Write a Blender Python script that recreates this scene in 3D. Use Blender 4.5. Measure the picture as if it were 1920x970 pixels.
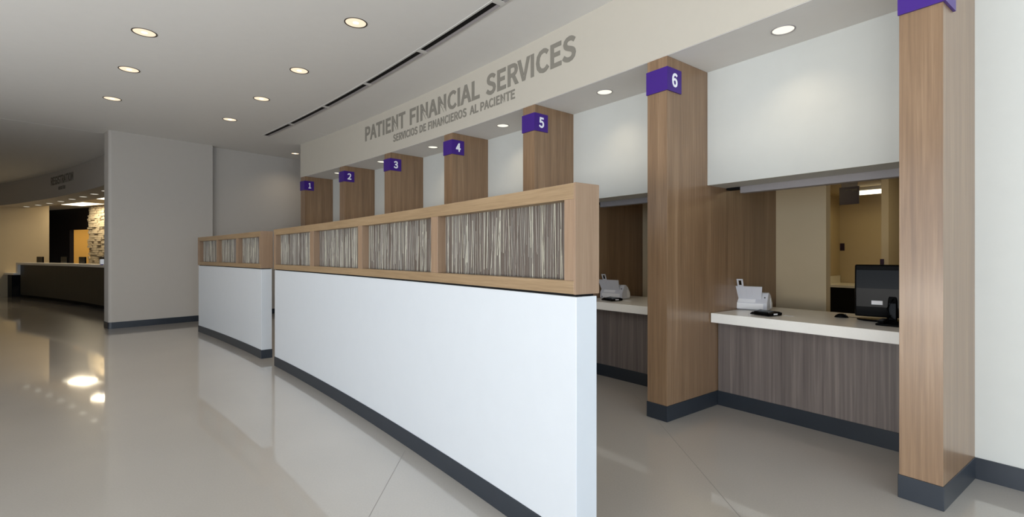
import bpy, bmesh, math, random
from math import sin, cos, radians, degrees, pi, hypot, atan2
from mathutils import Vector, Matrix

for o in list(bpy.data.objects):
    bpy.data.objects.remove(o, do_unlink=True)
SC = bpy.context.scene
COL = SC.collection

# ------------------------------------------------------------------ camera
cam_d = bpy.data.cameras.new('camera')
cam_d.sensor_width = 36.0
cam_d.lens = 36.0 * 910.0 / 1920.0
cam_d.shift_y = -6.0 / 1920.0
cam_d.clip_end = 200
cam = bpy.data.objects.new('camera', cam_d)
cam.location = (0, 0, 1.5)
cam.rotation_euler = (pi / 2, 0, 0)
COL.objects.link(cam)
SC.camera = cam

# ------------------------------------------------------------------ view, world, daylight
SC.view_settings.view_transform = 'Standard'
SC.view_settings.look = 'None'
SC.view_settings.gamma = 1
SC.view_settings.use_curve_mapping = False
SC.view_settings.exposure = 0.14
W = bpy.data.worlds.new('sky_world')
SC.world = W
W.use_nodes = True
W.node_tree.nodes['Background'].inputs[0].default_value = (0.62, 0.76, 1.0, 1)
W.node_tree.nodes['Background'].inputs[1].default_value = .35

# the whole concourse is laid out on arcs about one centre
CX, CY = -42.158, -29.349
def pol(R, a, z=None):
    x, y = CX + R * cos(radians(a)), CY + R * sin(radians(a))
    return (x, y) if z is None else Vector((x, y, z))

R_GLASS = 46.6
BAYS = [(25.2, 28.6), (28.9, 32.3), (32.6, 36.0), (36.3, 39.7), (40.0, 43.4), (43.7, 47.1)]
BAYGAIN = [1.5, 1.45, 1.25, .85, .38, .22]
SKY_POWER = 60.0      # sky seen through each glazed bay of the front
GROUND_POWER = 165.0   # sunlit paving outside, shining up through the same glass
END_POWER = 520.0      # glazed end right of the viewpoint
def day(name, loc, d, w, h, power, col, up=0.):
    L = bpy.data.lights.new(name, 'AREA'); L.shape = 'RECTANGLE'; L.size = w; L.size_y = h
    L.energy = power; L.color = col
    lo = bpy.data.objects.new(name, L); lo.location = loc
    d = Vector((d[0] * cos(up), d[1] * cos(up), sin(up)))
    lo.rotation_euler = d.to_track_quat('-Z', 'Y').to_euler()
    COL.objects.link(lo)
for (a0, a1), g in zip(BAYS, BAYGAIN):
    am = (a0 + a1) / 2; d = (cos(radians(am)), sin(radians(am)))
    w = 2 * R_GLASS * sin(radians((a1 - a0) / 2)) - .1
    day('sky_light', pol(R_GLASS - .35, am, 2.1), d, w, 2.6, SKY_POWER * g, (0.68, 0.83, 1.0))
    day('paving_light', pol(R_GLASS - .75, am, .45), d, w, 1.2, GROUND_POWER * g, (1.0, 0.96, 0.90), radians(38))
am = 25.1; d = (-sin(radians(am)), cos(radians(am)))
day('sky_light', pol(51.3, am, 1.9), d, 8.6, 3.0, END_POWER, (0.70, 0.84, 1.0))

# ------------------------------------------------------------------ materials
def srgb(r, g, b):
    def c(v):
        v /= 255.
        return v / 12.92 if v <= .04045 else ((v + .055) / 1.055) ** 2.4
    return (c(r), c(g), c(b), 1)

def mat(name, col, rough=.6, spec=.5, metal=0, noise=0, nscale=8., bump=0, bscale=60., coat=0):
    m = bpy.data.materials.new(name); m.use_nodes = True
    nt = m.node_tree; b = nt.nodes['Principled BSDF']
    b.inputs['Base Color'].default_value = col
    b.inputs['Roughness'].default_value = rough
    b.inputs['Specular IOR Level'].default_value = spec
    b.inputs['Metallic'].default_value = metal
    b.inputs['Coat Weight'].default_value = coat
    b.inputs['Coat Roughness'].default_value = .05
    tc = nt.nodes.new('ShaderNodeTexCoord')
    if noise or True:
        n = nt.nodes.new('ShaderNodeTexNoise'); n.inputs['Scale'].default_value = nscale; n.inputs['Detail'].default_value = 4
        nt.links.new(tc.outputs['Object'], n.inputs['Vector'])
        mx = nt.nodes.new('ShaderNodeMix'); mx.data_type = 'RGBA'
        k = noise or .02
        mx.inputs['A'].default_value = tuple(c * (1 - k) for c in col[:3]) + (1,)
        mx.inputs['B'].default_value = tuple(min(1, c * (1 + k)) for c in col[:3]) + (1,)
        nt.links.new(n.outputs['Fac'], mx.inputs['Factor'])
        nt.links.new(mx.outputs['Result'], b.inputs['Base Color'])
    if bump:
        n2 = nt.nodes.new('ShaderNodeTexNoise'); n2.inputs['Scale'].default_value = bscale
        nt.links.new(tc.outputs['Object'], n2.inputs['Vector'])
        bp = nt.nodes.new('ShaderNodeBump'); bp.inputs['Strength'].default_value = bump; bp.inputs['Distance'].default_value = .002
        nt.links.new(n2.outputs['Fac'], bp.inputs['Height'])
        nt.links.new(bp.outputs['Normal'], b.inputs['Normal'])
    return m

def wood(name, cols, su, sv, rough=.4, wide=5., contrast=1., coat=0):
    """grain from UV; su: frequency across u, sv: across v (small = long grain)"""
    m = bpy.data.materials.new(name); m.use_nodes = True
    nt = m.node_tree; b = nt.nodes['Principled BSDF']
    b.inputs['Roughness'].default_value = rough
    b.inputs['Coat Weight'].default_value = coat; b.inputs['Coat Roughness'].default_value = .15
    uv = nt.nodes.new('ShaderNodeUVMap'); uv.uv_map = 'UVMap'
    def nz(scu, scv, det, dist=0.):
        mp = nt.nodes.new('ShaderNodeMapping'); mp.inputs['Scale'].default_value = (scu, scv, 1)
        nt.links.new(uv.outputs['UV'], mp.inputs['Vector'])
        n = nt.nodes.new('ShaderNodeTexNoise'); n.inputs['Scale'].default_value = 1; n.inputs['Detail'].default_value = det
        n.inputs['Roughness'].default_value = .6; n.inputs['Distortion'].default_value = dist
        nt.links.new(mp.outputs['Vector'], n.inputs['Vector']); return n
    fine = nz(su, sv, 6, .4); broad = nz(su / wide, sv / wide, 3, .2)
    mx = nt.nodes.new('ShaderNodeMix'); mx.data_type = 'FLOAT'; mx.inputs['Factor'].default_value = .5
    nt.links.new(fine.outputs['Fac'], mx.inputs['A']); nt.links.new(broad.outputs['Fac'], mx.inputs['B'])
    r = nt.nodes.new('ShaderNodeValToRGB')
    e = r.color_ramp.elements
    e[0].position = .5 - .22 / contrast; e[0].color = cols[0]
    e[1].position = .5 + .22 / contrast; e[1].color = cols[2]
    k = e.new(.5); k.color = cols[1]
    nt.links.new(mx.outputs['Result'], r.inputs['Fac'])
    nt.links.new(r.outputs['Color'], b.inputs['Base Color'])
    return m

def emit(name, col, s):
    m = bpy.data.materials.new(name); m.use_nodes = True
    b = m.node_tree.nodes['Principled BSDF']
    b.inputs['Base Color'].default_value = (.02, .02, .02, 1)
    b.inputs['Emission Color'].default_value = col; b.inputs['Emission Strength'].default_value = s
    return m

M = {}
M['ceiling'] = mat('ceiling_paint', srgb(222, 220, 216), .85, .3, bump=.15, bscale=90)
M['greige'] = mat('greige_paint', srgb(184, 178, 170), .7, .35, bump=.15, bscale=140)
M['bulk'] = mat('bulkhead_paint', srgb(190, 183, 170), .7, .35, bump=.15, bscale=140)
M['offwhite'] = mat('off_white_paint', srgb(198, 199, 194), .7, .35, bump=.1, bscale=140)
M['cream'] = mat('cream_paint', srgb(196, 180, 150), .7, .3, bump=.1, bscale=140)
M['white'] = mat('white_laminate', srgb(200, 204, 208), .35, .5)
M['base'] = mat('black_rubber_base', srgb(38, 44, 52), .38, .5, noise=.12, nscale=5)
M['stone_top'] = mat('white_solid_surface', srgb(248, 246, 240), .22, .5, noise=.02, nscale=60)
M['column'] = wood('walnut_laminate', [srgb(112, 87, 64), srgb(133, 105, 78), srgb(155, 127, 98)], 62, 1.6, .32, 5, 1.15, .25)
M['oak'] = wood('oak_frame', [srgb(122, 99, 71), srgb(142, 118, 88), srgb(158, 134, 103)], 5, 110, .42, 5, 1.)
M['oak_v'] = wood('oak_upright', [srgb(124, 100, 78), srgb(138, 113, 90), srgb(150, 126, 102)], 90, 3, .42, 5, 1.)
M['counter'] = wood('grey_brown_laminate', [srgb(86, 78, 76), srgb(112, 103, 99), srgb(142, 132, 125)], 48, .9, .4, 4, 1.1, .08)
M['desk'] = wood('charcoal_laminate', [srgb(20, 20, 21), srgb(28, 28, 29), srgb(38, 38, 38)], 18, .8, .4, 4, 1.)
M['resin'] = mat('brown_resin', srgb(92, 82, 74), .3, .5, noise=.06, nscale=12)
M['reed_a'] = mat('reed_grey', srgb(140, 134, 122), .5)
M['reed_b'] = mat('reed_pale', srgb(190, 185, 164), .5)
M['reed_c'] = mat('reed_brown', srgb(118, 107, 97), .5)
M['black'] = mat('black_plastic', srgb(8, 9, 11), .25, .08, noise=.05)
M['black_matt'] = mat('black_matt', srgb(14, 13, 13), .8, .2)
M['purple'] = mat('purple_acrylic', srgb(62, 27, 124), .35, .4)
M['dkpurple'] = mat('dark_purple_acrylic', srgb(40, 20, 48), .35, .4)
M['signwhite'] = mat('white_vinyl', srgb(245, 245, 250), .5)
M['letter'] = mat('grey_vinyl_letter', srgb(133, 128, 118), .6, .3)
M['letter_dark'] = mat('dark_grey_letter', srgb(108, 102, 93), .6, .3)
M['alu'] = mat('brushed_aluminium', srgb(150, 145, 145), .5, .4, metal=0, noise=.03)
M['flange'] = mat('white_metal_flange', srgb(206, 204, 200), .5, .5)
M['bronze'] = mat('dark_bronze_trim', srgb(74, 66, 54), .4, .5, metal=.4)
M['scan'] = mat('pale_grey_plastic', srgb(214, 216, 224), .4, .5)
M['scan_lt'] = mat('white_label', srgb(244, 245, 248), .5)
M['desk'].node_tree.nodes['Principled BSDF'].inputs['Specular IOR Level'].default_value = .2
M['darkwood'] = wood('espresso_wood', [srgb(24, 19, 17), srgb(34, 27, 24), srgb(44, 35, 30)], 40, 1.4, .45, 5, 1.)
M['amber'] = mat('amber_paint', srgb(214, 172, 96), .7, .3)
M['stone'] = mat('ledge_stone', srgb(184, 172, 150), .9, .2, noise=.22, nscale=7, bump=.8, bscale=30)
M['bluegrey'] = mat('blue_grey_plastic', srgb(84, 100, 112), .4)
M['joint'] = mat('joint_line', srgb(146, 141, 135), .4)
M['joint_lt'] = mat('ceiling_joint', srgb(226, 223, 218), .8)
M['pane_frame'] = mat('window_aluminium', srgb(120, 122, 126), .4, metal=.4)
M['lens'] = emit('warm_lens', (1.0, .82, .60, 1), 1.0)
M['bulb'] = emit('hot_lamp', (1.0, .97, .88, 1), 2.2)
M['lens_cool'] = emit('pale_lens', (1.0, .96, .80, 1), 1.0)
M['panel_light'] = emit('fluorescent_panel', (1.0, .90, .66, 1), 2.6)

def floor_mat():
    m = bpy.data.materials.new('polished_floor'); m.use_nodes = True
    nt = m.node_tree; b = nt.nodes['Principled BSDF']
    tc = nt.nodes.new('ShaderNodeTexCoord')
    n = nt.nodes.new('ShaderNodeTexNoise'); n.inputs['Scale'].default_value = .7; n.inputs['Detail'].default_value = 5
    n2 = nt.nodes.new('ShaderNodeTexNoise'); n2.inputs['Scale'].default_value = 90; n2.inputs['Detail'].default_value = 2
    nt.links.new(tc.outputs['Object'], n.inputs['Vector']); nt.links.new(tc.outputs['Object'], n2.inputs['Vector'])
    mx = nt.nodes.new('ShaderNodeMix'); mx.data_type = 'FLOAT'; mx.inputs['Factor'].default_value = .4
    nt.links.new(n.outputs['Fac'], mx.inputs['A']); nt.links.new(n2.outputs['Fac'], mx.inputs['B'])
    r = nt.nodes.new('ShaderNodeValToRGB')
    r.color_ramp.elements[0].position = .3; r.color_ramp.elements[0].color = srgb(176, 170, 162)
    r.color_ramp.elements[1].position = .7; r.color_ramp.elements[1].color = srgb(190, 184, 176)
    nt.links.new(mx.outputs['Result'], r.inputs['Fac']); nt.links.new(r.outputs['Color'], b.inputs['Base Color'])
    b.inputs['Roughness'].default_value = .3
    b.inputs['Coat Weight'].default_value = 1.; b.inputs['Coat Roughness'].default_value = .045; b.inputs['Coat IOR'].default_value = 1.55
    return m
M['floor'] = floor_mat()

# ------------------------------------------------------------------ mesh builder
class MB:
    def __init__(s): s.v = []; s.f = []; s.uv = []; s.mi = []; s.sm = []
    def quad(s, p, uv, mi=0, sm=False):
        i = len(s.v); s.v += [tuple(q) for q in p]
        s.f.append(tuple(range(i, i + len(p)))); s.uv.append(uv); s.mi.append(mi); s.sm.append(sm)
    def arc(s, r0, r1, a0, a1, z0, z1, mi=0, step=.25, top=True, bottom=True):
        """solid slab between two radii, angles and heights; uv in metres, v = height"""
        n = max(1, int(math.ceil(abs(a1 - a0) / step)))
        A = [a0 + (a1 - a0) * i / n for i in range(n + 1)]
        for i in range(n):
            b, c = A[i], A[i + 1]; ub, uc = radians(b) * r0, radians(c) * r0
            s.quad([pol(r0, c, z0), pol(r0, b, z0), pol(r0, b, z1), pol(r0, c, z1)], [(uc, z0), (ub, z0), (ub, z1), (uc, z1)], mi)
            s.quad([pol(r1, b, z0), pol(r1, c, z0), pol(r1, c, z1), pol(r1, b, z1)], [(ub, z0), (uc, z0), (uc, z1), (ub, z1)], mi)
            if top: s.quad([pol(r0, b, z1), pol(r1, b, z1), pol(r1, c, z1), pol(r0, c, z1)][::-1], [(ub, z1), (ub, z1 + r1 - r0), (uc, z1 + r1 - r0), (uc, z1)][::-1], mi)
            if bottom: s.quad([pol(r0, b, z0), pol(r1, b, z0), pol(r1, c, z0), pol(r0, c, z0)], [(ub, z0), (ub, z0 + r1 - r0), (uc, z0 + r1 - r0), (uc, z0)], mi)
        for a, fl in ((A[0], 0), (A[-1], 1)):
            q = [pol(r0, a, z0), pol(r1, a, z0), pol(r1, a, z1), pol(r0, a, z1)]
            k = radians(a) * r0 + .37
            u = [(k, z0), (k + r1 - r0, z0), (k + r1 - r0, z1), (k, z1)]
            if fl: q.reverse(); u.reverse()
            s.quad(q, u, mi)
        return s
    def box(s, c, d, mi=0, T=None):
        x, y, z = (q / 2 for q in d); P = []
        for sx in (-1, 1):
            for sy in (-1, 1):
                for sz in (-1, 1):
                    p = Vector((sx * x, sy * y, sz * z))
                    if T is not None: p = T @ p
                    P.append(p + Vector(c))
        for f in ((0, 1, 3, 2), (4, 6, 7, 5), (0, 4, 5, 1), (2, 3, 7, 6), (0, 2, 6, 4), (1, 5, 7, 3)):
            q = [P[i] for i in f]
            s.quad(q, [(p.x + p.y, p.z) for p in q], mi)
        return s
    def prism(s, outline, x0, x1, axis='x', mi=0, T=None):
        """outline of (a,b) extruded along axis"""
        def pt(t, a, b):
            p = Vector((t, a, b)) if axis == 'x' else (Vector((a, t, b)) if axis == 'y' else Vector((a, b, t)))
            return T @ p if T is not None else p
        n = len(outline)
        s.quad([pt(x0, *p) for p in outline][::-1], [p for p in outline][::-1], mi)
        s.quad([pt(x1, *p) for p in outline], [p for p in outline], mi)
        for i in range(n):
            p, q = outline[i], outline[(i + 1) % n]
            s.quad([pt(x0, *p), pt(x0, *q), pt(x1, *q), pt(x1, *p)], [(0, 0), (1, 0), (1, 1), (0, 1)], mi)
        return s
    def lathe(s, prof, c=(0, 0, 0), n=40, mi=0, sm=True, close=True):
        for i in range(n):
            t0, t1 = 2 * pi * i / n, 2 * pi * (i + 1) / n
            for (ra, za), (rb, zb) in zip(prof, prof[1:]):
                q = [Vector((c[0] + ra * cos(t0), c[1] + ra * sin(t0), c[2] + za)), Vector((c[0] + ra * cos(t1), c[1] + ra * sin(t1), c[2] + za)),
                     Vector((c[0] + rb * cos(t1), c[1] + rb * sin(t1), c[2] + zb)), Vector((c[0] + rb * cos(t0), c[1] + rb * sin(t0), c[2] + zb))]
                if ra < 1e-6: q = q[1:]
                elif rb < 1e-6: q = q[:3]
                s.quad(q, [(0, 0)] * len(q), mi, sm)
        return s
    def tube(s, pts, r, n=8, mi=0):
        pts = [Vector(p) for p in pts]; rings = []
        for i, p in enumerate(pts):
            d = (pts[min(i + 1, len(pts) - 1)] - pts[max(i - 1, 0)]).normalized()
            up = Vector((0, 0, 1)) if abs(d.z) < .95 else Vector((1, 0, 0))
            u = d.cross(up).normalized(); w = d.cross(u)
            rings.append([p + r * (u * cos(2 * pi * k / n) + w * sin(2 * pi * k / n)) for k in range(n)])
        for a, b in zip(rings, rings[1:]):
            for k in range(n):
                s.quad([a[k], a[(k + 1) % n], b[(k + 1) % n], b[k]], [(0, 0)] * 4, mi, True)
        s.quad(rings[0][::-1], [(0, 0)] * n, mi); s.quad(rings[-1], [(0, 0)] * n, mi)
        return s
    def build(s, name, mats, parent=None, world=True, origin=None, bevel=0, merge=True):
        if not isinstance(mats, (list, tuple)): mats = [mats]
        if parent is not None:
            root = parent
            while root.parent: root = root.parent
            inv = (Matrix.Translation(root.location) @ root.rotation_euler.to_matrix().to_4x4()).inverted() if world else Matrix()
            V = [inv @ Vector(p) for p in s.v]; off = Vector((0, 0, 0))
        else:
            V = [Vector(p) for p in s.v]
            if origin is None:
                xs = [p.x for p in V]; ys = [p.y for p in V]; zs = [p.z for p in V]
                origin = ((min(xs) + max(xs)) / 2, (min(ys) + max(ys)) / 2, min(zs))
            off = Vector(origin); V = [p - off for p in V]
        me = bpy.data.meshes.new(name)
        me.from_pydata([tuple(p) for p in V], [], s.f)
        ul = me.uv_layers.new(name='UVMap'); k = 0
        for fi, poly in enumerate(me.polygons):
            poly.material_index = s.mi[fi]; poly.use_smooth = s.sm[fi]
            for li, u in zip(poly.loop_indices, s.uv[fi]): ul.data[li].uv = u
        for m in mats: me.materials.append(m)
        bm = bmesh.new(); bm.from_mesh(me)
        if merge: bmesh.ops.remove_doubles(bm, verts=bm.verts, dist=1e-5)
        bmesh.ops.recalc_face_normals(bm, faces=bm.faces)
        bm.to_mesh(me); bm.free()
        o = bpy.data.objects.new(name, me); COL.objects.link(o)
        if parent is not None: o.parent = parent
        else: o.location = off
        if bevel:
            b = o.modifiers.new('bevel', 'BEVEL'); b.width = bevel; b.segments = 2; b.limit_method = 'ANGLE'; b.angle_limit = radians(40)
        return o

def tag(o, label, cat, group=None, kind=None):
    o['label'] = label; o['category'] = cat
    if group: o['group'] = group
    if kind: o['kind'] = kind
    return o
def thing(name, loc, label, cat, group=None, rotz=0):
    e = bpy.data.objects.new(name, None); e.location = loc; e.rotation_euler = (0, 0, rotz); e.empty_display_size = .1
    COL.objects.link(e); return tag(e, label, cat, group)
def struct(name, mb, m, label=None, parent=None, bevel=0):
    o = mb.build(name, m, parent, bevel=bevel)
    if parent is None: o['kind'] = 'structure'; o['label'] = label or name.replace('_', ' '); 
    return o

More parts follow.
